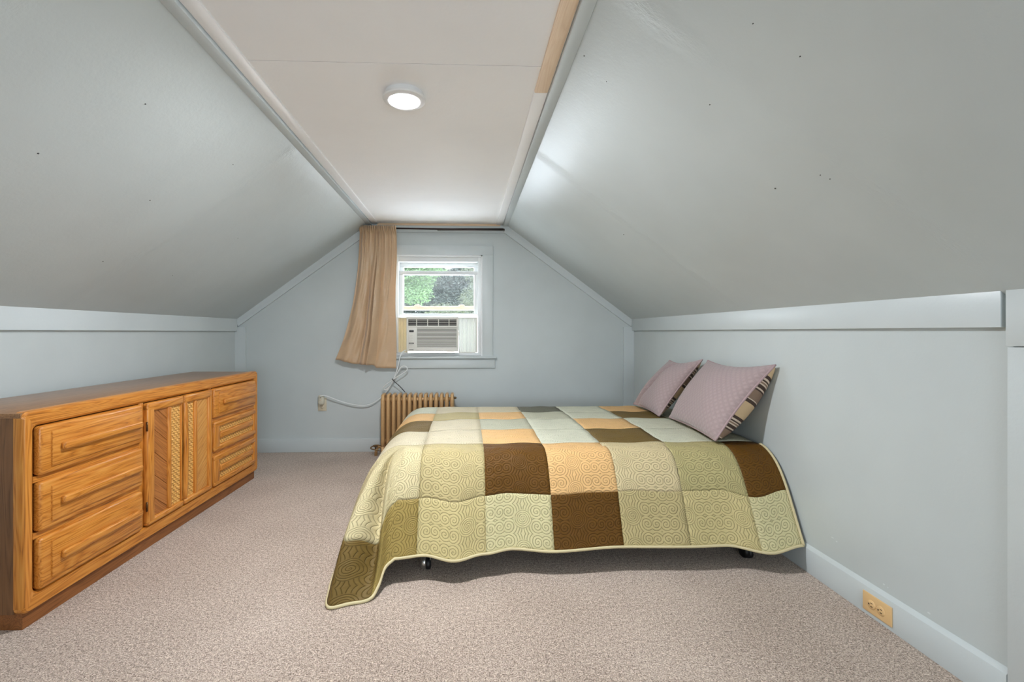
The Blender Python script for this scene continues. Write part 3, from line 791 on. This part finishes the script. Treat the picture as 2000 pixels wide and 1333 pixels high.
# binding round the hem
hem = [s[3] for s in stations]
MB().tube([h+Vector((0, 0, .0)) for h in hem], .0062, 8).build('binding', 'q_edge', quilt, True)
headedge = [p+wr_(p) for p in cols[0][0]]
MB().tube([p+Vector((.002, 0, 0)) for p in headedge], .006, 8).build('binding', 'q_edge', quilt, True)

# ------------------------------------------------------------------ pillows
def pillow(label, BL, BR, TR, TL, tf, tb, crease=None):
    BL, BR, TR, TL = map(Vector, (BL, BR, TR, TL)); cen = (BL+BR+TR+TL)/4
    root = thing('pillow', label, 'pillow', tuple(cen), 0, 'quilted shams on the bed')
    ex = (BR+TR-BL-TL).normalized(); ey = (TL+TR-BL-BR).normalized(); nn = ex.cross(ey).normalized()
    if nn.x > 0: nn = -nn
    N = 40; W = ((BR-BL).length+(TR-TL).length)/2; Hh = ((TL-BL).length+(TR-BR).length)/2
    def pos(u, v, side):
        a, b = (u+1)/2, (v+1)/2
        pu = u*(1-.085*(1-v*v)); pv = v*(1-(.15 if v > 0 else .05)*(1-u*u))
        a, b = (pu+1)/2, (pv+1)/2
        p = BL*(1-a)*(1-b)+BR*a*(1-b)+TR*a*b+TL*(1-a)*b
        th = (max(0, 1-u*u)*max(0, 1-v*v))**.42
        if side > 0: p = p+nn*tf*th+nn*.006*math.sin(u*5+v*3)*th
        else: p = p-nn*tb*th
        if crease and side > 0:
            p = p-nn*crease*math.exp(-((u+.35-.25*v)/.12)**2)*th
        p.x = min(p.x, XR-.004); p.z = max(p.z, ZT+.021)
        return p
    for side, nm, mt in ((1, 'front_cover', 'sham'), (-1, 'back_cover', 'stripe')):
        verts, faces, uv = [], [], []
        for i in range(N+1):
            for j in range(N+1):
                u = math.sin((i/N*2-1)*math.pi/2); v = math.sin((j/N*2-1)*math.pi/2); verts.append(tuple(pos(u, v, side)))
        for i in range(N):
            for j in range(N):
                q = [(i, j), (i+1, j), (i+1, j+1), (i, j+1)]
                faces.append([a*(N+1)+b for a, b in q]); uv += [(math.sin((a/N*2-1)*math.pi/2)*W/2, math.sin((b/N*2-1)*math.pi/2)*Hh/2+.5) for a, b in q]
        me = bpy.data.meshes.new(nm); me.from_pydata(verts, [], faces); ul = me.uv_layers.new(name='UVMap')
        for l, t_ in zip(ul.data, uv): l.uv = t_
        bm = bmesh.new(); bm.from_mesh(me); bmesh.ops.recalc_face_normals(bm, faces=bm.faces)
        s_ = sum(f.normal.dot(nn)*f.calc_area() for f in bm.faces)
        if s_*side < 0: bmesh.ops.reverse_faces(bm, faces=bm.faces)
        bm.to_mesh(me); bm.free(); link(nm, me, mt, root, True)
    edge = [pos(t/24*2-1, -1, 1) for t in range(25)]+[pos(1, t/24*2-1, 1) for t in range(1, 25)]+[pos(1-t/24*2, 1, 1) for t in range(1, 25)]+[pos(-1, 1-t/24*2, 1) for t in range(1, 25)]
    MB().tube([e+nn*.001 for e in edge], .0055, 8).build('piping', 'sham_pipe', root, True)
    return root
pillow('mauve quilted pillow with striped back, nearer the camera, leaning on the wall', (1.295, 2.85, .512), (1.250, 2.235, .512), (1.487, 2.135, .895), (1.475, 2.72, .880), .085, .15)
pillow('creased mauve quilted pillow partly hidden behind the other one', (1.27, 3.40, .512), (1.25, 2.90, .512), (1.47, 2.78, .882), (1.46, 3.21, .85), .07, .08, .05)

# ------------------------------------------------------------------ radiator
rad = thing('radiator', 'bronze painted cast iron column radiator under the window', 'radiator', (-.40, 3.92, 0))
def section(foot):
    m = MB(); seg = 10
    zt, zb = .528, .075
    for yy in (3.862, 3.915, 3.968):
        m.tube([(0, yy, zb+.01), (0, yy, zb+.05), (0, yy, zt-.05), (0, yy, zt-.008)], [.012, .0165, .0165, .012], seg)
    for zc in (zt-.012, zb+.012):
        m.tube([(0, 3.856, zc), (0, 3.87, zc), (0, 3.96, zc), (0, 3.974, zc)], [.010, .016, .016, .010], seg, True, .95)
    if foot:
        for yy in (3.862, 3.968): m.tube([(0, yy, 0), (0, yy, .02), (0, yy, .09)], [.018, .014, .0145], seg)
    return m
protos = {}
for i in range(14):
    foot = i in (0, 13); xx = -.700+i*.0448
    if foot not in protos:
        m = section(foot); o = m.build('section', 'rad', None, True); protos[foot] = o
    else:
        o = protos[foot].copy(); C.objects.link(o)
    o.parent = rad; o.location = (xx+.40, -3.92, 0)
for zz in (.478, .125): MB().tube([(-.70, 3.915, zz), (-.12, 3.915, zz)], .019, 12).build('hub_pipe', 'rad', rad, True)
m = MB(); m.tube([(-.70, 3.915, .075), (-.745, 3.915, .075), (-.765, 3.915, .05), (-.768, 3.915, 0)], .013, 10); m.build('inlet_pipe', 'rad', rad, True)
vv = MB(); vv.lathe([(0, .092), (.02, .092), (.022, .086), (.02, .08), (.006, .078), (.006, .06)], (-.77, 3.905, 0), 'z', 16); vv.build('valve', 'valve', rad, True)
MB().tube(catmull([(-.715, 3.88, .09), (-.75, 3.872, .10), (-.795, 3.872, .085), (-.80, 3.874, .07), (-.76, 3.872, .06), (-.72, 3.875, .05)], 6), .005, 8).build('valve_wire', 'valve', rad, True)
MB().lathe([(0, -.012), (.009, -.012), (.010, .006), (.006, .014), (0, .014)], (-.095, 3.915, .49), 'x', 12).build('air_vent', 'valve', rad, True)

# ------------------------------------------------------------------ air conditioner in the window
ac = thing('window_air_conditioner', 'off-white window air conditioner with louvred grille sitting on the sill', 'air conditioner', (-.29, 4.05, .868))
x0, x1, z0, z1, yf = -.518, -.064, .886, 1.188, 3.985
box('case', (x0+.008, yf+.0305, z0+.005), (x1-.008, 4.42, z1-.003), 'ac', ac, .004)
fb = MB()      # front bezel with an opening for the grille and the outlet
fb.box((x0, yf, z0), (x1, yf+.03, z0+.032), .006, 2); fb.box((x0, yf, z1-.022), (x1, yf+.03, z1), .006, 2)
fb.box((x0, yf, z0+.02), (x0+.014, yf+.03, z1-.012), .004, 2); fb.box((x1-.018, yf, z0+.02), (x1, yf+.03, z1-.012), .004, 2)
fb.box((x0+.01, yf, 1.092), (x1-.01, yf+.03, 1.108), .003, 2); fb.box((x0+.01, yf+.001, z0+.02), (x0+.092, yf+.03, 1.098), .003, 2)
fb.build('front_bezel', 'ac', ac, 'auto')
box('outlet_hollow', (x0+.012, yf+.022, 1.104), (x1-.014, yf+.028, z1-.016), 'ac_dark', ac)
for k in range(5):
    zz = 1.110+k*.0142; box('louvre', (x0+.012, yf+.003, zz-.0020), (x1-.014, yf+.008, zz+.0020), 'ac', ac)
for xx in (-.430, -.335, -.240, -.148): box('louvre_post', (xx-.003, yf+.002, 1.106), (xx+.003, yf+.02, z1-.02), 'ac', ac)
box('grille_back', (x0+.09, yf+.018, z0+.026), (x1-.014, yf+.026, 1.096), 'ac_mid', ac)
for k in range(15):
    zz = .922+k*.01165; box('grille_slat', (x0+.088, yf+.003, zz-.0034), (x1-.016, yf+.012, zz+.0034), 'ac', ac)
cp = box('control_panel', (x0+.018, yf-.001, z0+.050), (x0+.080, yf+.004, 1.086), 'ac', ac, .0015)
box('display', (x0+.024, yf-.0025, 1.053), (x0+.064, yf, 1.071), 'black', cp, .0015)
box('display', (x0+.022, yf-.0025, .951), (x0+.064, yf, .963), 'ac_dark', cp, .0015)
for k, zz in enumerate((1.030, 1.008, .986)):
    for q in range(2): box('button', (x0+.027+q*.018, yf-.003, zz-.006), (x0+.041+q*.018, yf, zz+.006), 'ac', cp, .002)
for q in range(4): box('readout_mark', (x0+.030+q*.008, yf-.0031, 1.058), (x0+.034+q*.008, yf-.0024, 1.066), 'ac_mid', cp)
for q in range(5): box('readout_mark', (x0+.027+q*.0066, yf-.0031, .9545), (x0+.031+q*.0066, yf-.0024, .9595), 'ac', cp)
for q in range(6): box('badge_letter', (x0+.024+q*.0065, yf-.0012, z0+.0125), (x0+.0285+q*.0065, yf+.002, z0+.0185), 'ac_mid', ac)
box('top_flange', (x0+.01, yf+.03, z1-.004), (x1-.004, 4.10, z1+.008), 'white_win', ac, .002)
# accordion side panels: one zig-zag sheet each, with an end frame
def accordion(xa, xb, mat, end):
    n = int((xb-xa)/.0052); pts = []
    for k in range(n+1): pts.append((xa+(xb-xa)*k/n, 4.080+(.005 if k % 2 else 0)))
    m = MB(); v0 = [m.bm.verts.new((p[0], p[1], .878)) for p in pts]; v1 = [m.bm.verts.new((p[0], p[1], 1.178)) for p in pts]
    b0 = [m.bm.verts.new((p[0], p[1]+.002, .878)) for p in pts]; b1 = [m.bm.verts.new((p[0], p[1]+.002, 1.178)) for p in pts]
    for k in range(n): m.bm.faces.new((v0[k], v0[k+1], v1[k+1], v1[k])); m.bm.faces.new((b0[k], b1[k], b1[k+1], b0[k+1]))
    o = m.build('side_curtain', mat, ac)
    xe = xb if end > 0 else xa
    box('end_frame', (min(xe, xe+end*.016), 4.070, .872), (max(xe, xe+end*.016), 4.092, 1.186), 'ac', o, .001)
    box('track', (xa, 4.070, 1.178), (xb, 4.092, 1.187), 'ac', o); box('track', (xa, 4.070, .869), (xb, 4.092, .878), 'ac', o)
accordion(x1, .088, 'accordion', 1); accordion(-.600, x0, 'tape', -1)

# ------------------------------------------------------------------ curtain and rod
rod = thing('curtain_rod', 'thin dark metal curtain rod above the window', 'curtain rod', (-.30, YB, 1.96))
MB().tube([(-.93, 3.992, 1.962), (-.2, 3.992, 1.957), (.325, 3.992, 1.961)], .0075, 10).build('rod', 'rod', rod, True)
MB().tube([(-.25, 3.994, 1.949), (.325, 3.994, 1.951)], .005, 8).build('inner_rod', 'rod_light', rod, True)
for xx in (-.93, .329): MB().tube(catmull([(xx-.004*(1 if xx > 0 else -1), 3.992, 1.960), (xx+.006*(1 if xx > 0 else -1), 3.998, 1.959), (xx+.008*(1 if xx > 0 else -1), 4.039, 1.957)], 5), .007, 8).build('return_end', 'rod', rod, True)

def curtain():
    NU, NV = 200, 60
    verts, faces = [], []
    def hemz(a):  # bottom edge
        return interp([(0, .815), (.38, .775), (.62, .770), (.68, .742), (1, .738)], a)
    for j in range(NV+1):
        t = j/NV
        for i in range(NU+1):
            a = i/NU
            fl = t**2.6
            xl = -.920-.035*t-.175*fl; xr = -.607+.006*math.sin(t*9)-.006*t
            # cloth gathers left of the pocket
            aa = a+.018*math.sin(a*19)*(1-t)
            x = xl+(xr-xl)*aa
            z = 1.977+(hemz(a)-1.977)*t
            top = math.exp(-t*6); low = min(1, t*1.6); low = low*low*(3-2*low)
            def g(c, w_): return math.exp(-((a-c)/w_)**2)
            gath = (.017*math.sin(a*2*math.pi*8.5+.8*math.sin(a*7)))*(top+.35*(1-top)*(1-t))*(1 if a < .62 else .45)
            c1, c2 = .30+.08*t, .60+.045*t
            y = 4.004+gath
            y -= (.045*g(.13+.02*t, .07)+.03*g(.24+.03*t, .05))*(1-top)*(1-.45*t)
            y += .020*g(c1, .022)*low                                  # deep crease
            y -= .034*g(c1+.07, .05)*low
            # broad lapped fold whose right flank turns to the window
            e_ = (a-(c2-.13))/.13
            if 0 <= e_ <= 1: y -= .088*low*(1-e_)*min(1, e_*6)
            y += .012*low*(1 if a > c2 else 0)
            y -= .010*math.sin(max(0, a-c2)*16)*low+.006*g(.88, .03)*(1-t)
            if j < 3: y = 3.992+(.014*math.sin(a*2*math.pi*22))*(1-j*.15)-.010
            y += .004*math.sin(a*40+t*23)*t
            verts.append((x, min(y-.012, 4.003), z))
    for j in range(NV):
        for i in range(NU):
            q = j*(NU+1)+i; faces.append((q, q+1, q+NU+2, q+NU+1))
    me = bpy.data.meshes.new('curtain'); me.from_pydata(verts, [], faces); me.update()
    o = link('curtain', me, 'curtain', None, True)
    md = o.modifiers.new('thickness', 'SOLIDIFY'); md.thickness = .0015
    tag(o, 'tan satin curtain panel pushed to the left side of the window', 'curtain')
curtain()

# ------------------------------------------------------------------ sockets, plug, cords
def faceplate(name, label, plate, mat, slot, horizontal):
    pass
os_ = thing('wall_outlet', 'ivory wall outlet with a plug in it on the back wall', 'outlet', (-1.262, YB, .36))
pl = box('faceplate', (-1.300, YB-.007, .360), (-1.226, YB, .478), 'ivory', os_, .003)
for zz in (.394, .445):
    r = MB(); r.lathe([(0, -.0025), (.0155, -.0025), (.0168, -.001), (.0168, .002)], (-1.263, YB-.007, zz), 'y', 20); rc = r.build('receptacle', 'ivory', os_, True)
    for dx in (-.006, .006): box('slot', (-1.263+dx-.0012, YB-.0102, zz-.001), (-1.263+dx+.0012, YB-.009, zz+.007), 'almond_dark', rc)
    box('slot', (-1.2655, YB-.0102, zz-.010), (-1.2605, YB-.009, zz-.006), 'almond_dark', rc)
yr = XR-.014
ob = thing('wall_outlet', 'almond double outlet set sideways in the right baseboard', 'outlet', (yr, 1.60, .05))
box('faceplate', (yr-.006, 1.541, .017), (yr, 1.658, .087), 'almond', ob, .0028, 3)
for yy in (1.619, 1.581):
    r = MB(); r.lathe([(0, -.0028), (.0150, -.0028), (.0165, -.001), (.0165, .002)], (yr-.006, yy, .052), 'x', 22); rc = r.build('receptacle', 'almond', ob, True)
    for dz in (-.006, .006): box('slot', (yr-.0097, yy-.007, .052+dz-.0012), (yr-.0085, yy+.001, .052+dz+.0012), 'almond_dark', rc)
    box('slot', (yr-.0097, yy+.006, .0495), (yr-.0085, yy+.010, .0545), 'almond_dark', rc)
MB().lathe([(0, -.0015), (.003, -.001), (.0035, .001)], (yr-.006, 1.60, .052), 'x', 10).build('screw', 'almond', ob, True)

cord = thing('power_cord', 'grey-white power cord looping from the air conditioner to the wall outlet', 'power cord', (-.65, 4.0, .60))
path = catmull([(-1.262, 3.99, .498), (-1.223, 4.005, .502), (-1.104, 4.02, .453), (-1.0, 4.02, .423), (-.904, 4.02, .412), (-.824, 4.022, .427), (-.75, 4.028, .478), (-.69, 4.015, .54), (-.637, 4.0, .627), (-.593, 3.997, .711), (-.557, 3.995, .755), (-.521, 3.993, .751), (-.516, 3.992, .719), (-.581, 3.985, .675), (-.637, 3.985, .639), (-.700, 3.99, .592), (-.722, 3.998, .563), (-.70, 4.01, .552), (-.650, 4.005, .60), (-.615, 3.99, .68), (-.590, 3.985, .76), (-.575, 3.98, .83), (-.557, 3.985, .875), (-.525, 3.998, .898)], 8)
MB().tube(path, .0055, 8, True, .8).build('cable', 'cord', cord, True)
MB().tube(catmull([(-.637, 3.992, .627), (-.66, 4.0, .585), (-.685, 4.02, .545), (-.735, 4.03, .50), (-.745, 4.03, .47)], 6), .0042, 8).build('cable', 'cord', cord, True)
MB().tube(catmull([(-.64, 3.978, .650), (-.620, 3.977, .624), (-.58, 3.985, .587), (-.545, 3.99, .548), (-.53, 3.992, .530)], 6), .0034, 8, True).build('cable_tie', 'black', cord, True)
plg = MB(); plg.box((-1.291, YB-.052, .418), (-1.237, YB-.0105, .506), .024, 5); pg = plg.build('plug', 'plug', cord, True)
for zz in (.482, .462): MB().lathe([(0, -.003), (.006, -.003), (.007, 0)], (-1.264, YB-.0515, zz), 'y', 14).build('reset_button', 'ivory', pg, True)

# ------------------------------------------------------------------ trees outside
def tree(label, base, trunk_h, crown, n, leaf, mat, seed, cat='tree'):
    rnd = random.Random(seed)
    root = thing('tree', label, cat, base, 0, 'trees outside the window')
    b = Vector(base)
    tp = catmull([b, b+Vector((.1, .05, trunk_h*.4)), b+Vector((-.05, .1, trunk_h*.8)), b+Vector((.05, 0, trunk_h))], 5)
    m = MB(); m.tube(tp, [.20-.13*i/(len(tp)-1) for i in range(len(tp))], 10)
    for k in range(7):
        c = Vector(rnd.choice(crown)[0]); s_ = tp[rnd.randrange(len(tp)//2, len(tp))]
        m.tube(catmull([s_, (s_+c)/2+Vector((0, 0, .15)), c], 4), [.06-.045*i/8 for i in range(9)], 6)
    m.build('trunk', 'bark', root, True)
    verts, faces = [], []
    for (cc, rr) in crown:
        cc = Vector(cc); k = int(n*(rr[0]*rr[2]))
        for _ in range(k):
            d = Vector((rnd.gauss(0, 1), rnd.gauss(0, 1), rnd.gauss(0, 1))).normalized()*rnd.random()**.4
            p = cc+Vector((d.x*rr[0], d.y*rr[1], d.z*rr[2]))
            a = Vector((rnd.uniform(-1, 1), rnd.uniform(-1, .2), rnd.uniform(-.9, .2))).normalized(); bb = a.cross(Vector((rnd.uniform(-1, 1), rnd.uniform(-1, 1), rnd.uniform(-1, 1)))).normalized()
            L_ = leaf*rnd.uniform(.7, 1.3); q = len(verts); up = a.cross(bb)*L_*.12
            verts += [tuple(p), tuple(p+a*L_*.45+bb*L_*.2+up), tuple(p+a*L_), tuple(p+a*L_*.45-bb*L_*.2+up)]
            faces.append((q, q+1, q+2, q+3))
    me = bpy.data.meshes.new('foliage'); me.from_pydata(verts, [], faces); me.update()
    o = link('foliage', me, mat, root); o['kind'] = 'stuff'
tree('light green leafy tree nearest the window', (-2.6, 9.5, -3.2), 4.4, [((-1.3, 8.6, 2.05), (.75, .5, .42)), ((-.75, 8.5, 2.35), (.5, .4, .28)), ((-1.6, 8.6, 2.7), (.9, .5, .4)), ((-.95, 8.4, 1.75), (.35, .3, .18)), ((-2.4, 9.2, 2.2), (.9, .6, .7))], 16000, .06, 'leaf_light', 3)
tree('olive green tree at the right of the window view', (1.4, 10.5, -3.2), 4.0, [((.35, 9.6, 1.75), (.5, .5, .4)), ((.7, 9.8, 2.4), (.8, .6, .5)), ((-.45, 9.9, 1.5), (.45, .4, .2))], 14000, .055, 'leaf_mid', 4)
tree('deep green tree filling the background of the window view', (-.5, 14.0, -3.2), 6.0, [((-3.0, 13.6, 2.5), (2.0, .8, 1.3)), ((-.8, 13.8, 2.4), (2.2, .8, 1.4)), ((1.6, 13.6, 2.5), (2.0, .8, 1.3)), ((-1.0, 14.4, 2.5), (2.6, .5, 1.4)), ((-.2, 14.8, 2.4), (2.8, .5, 1.4))], 6000, .09, 'leaf_dark', 5)
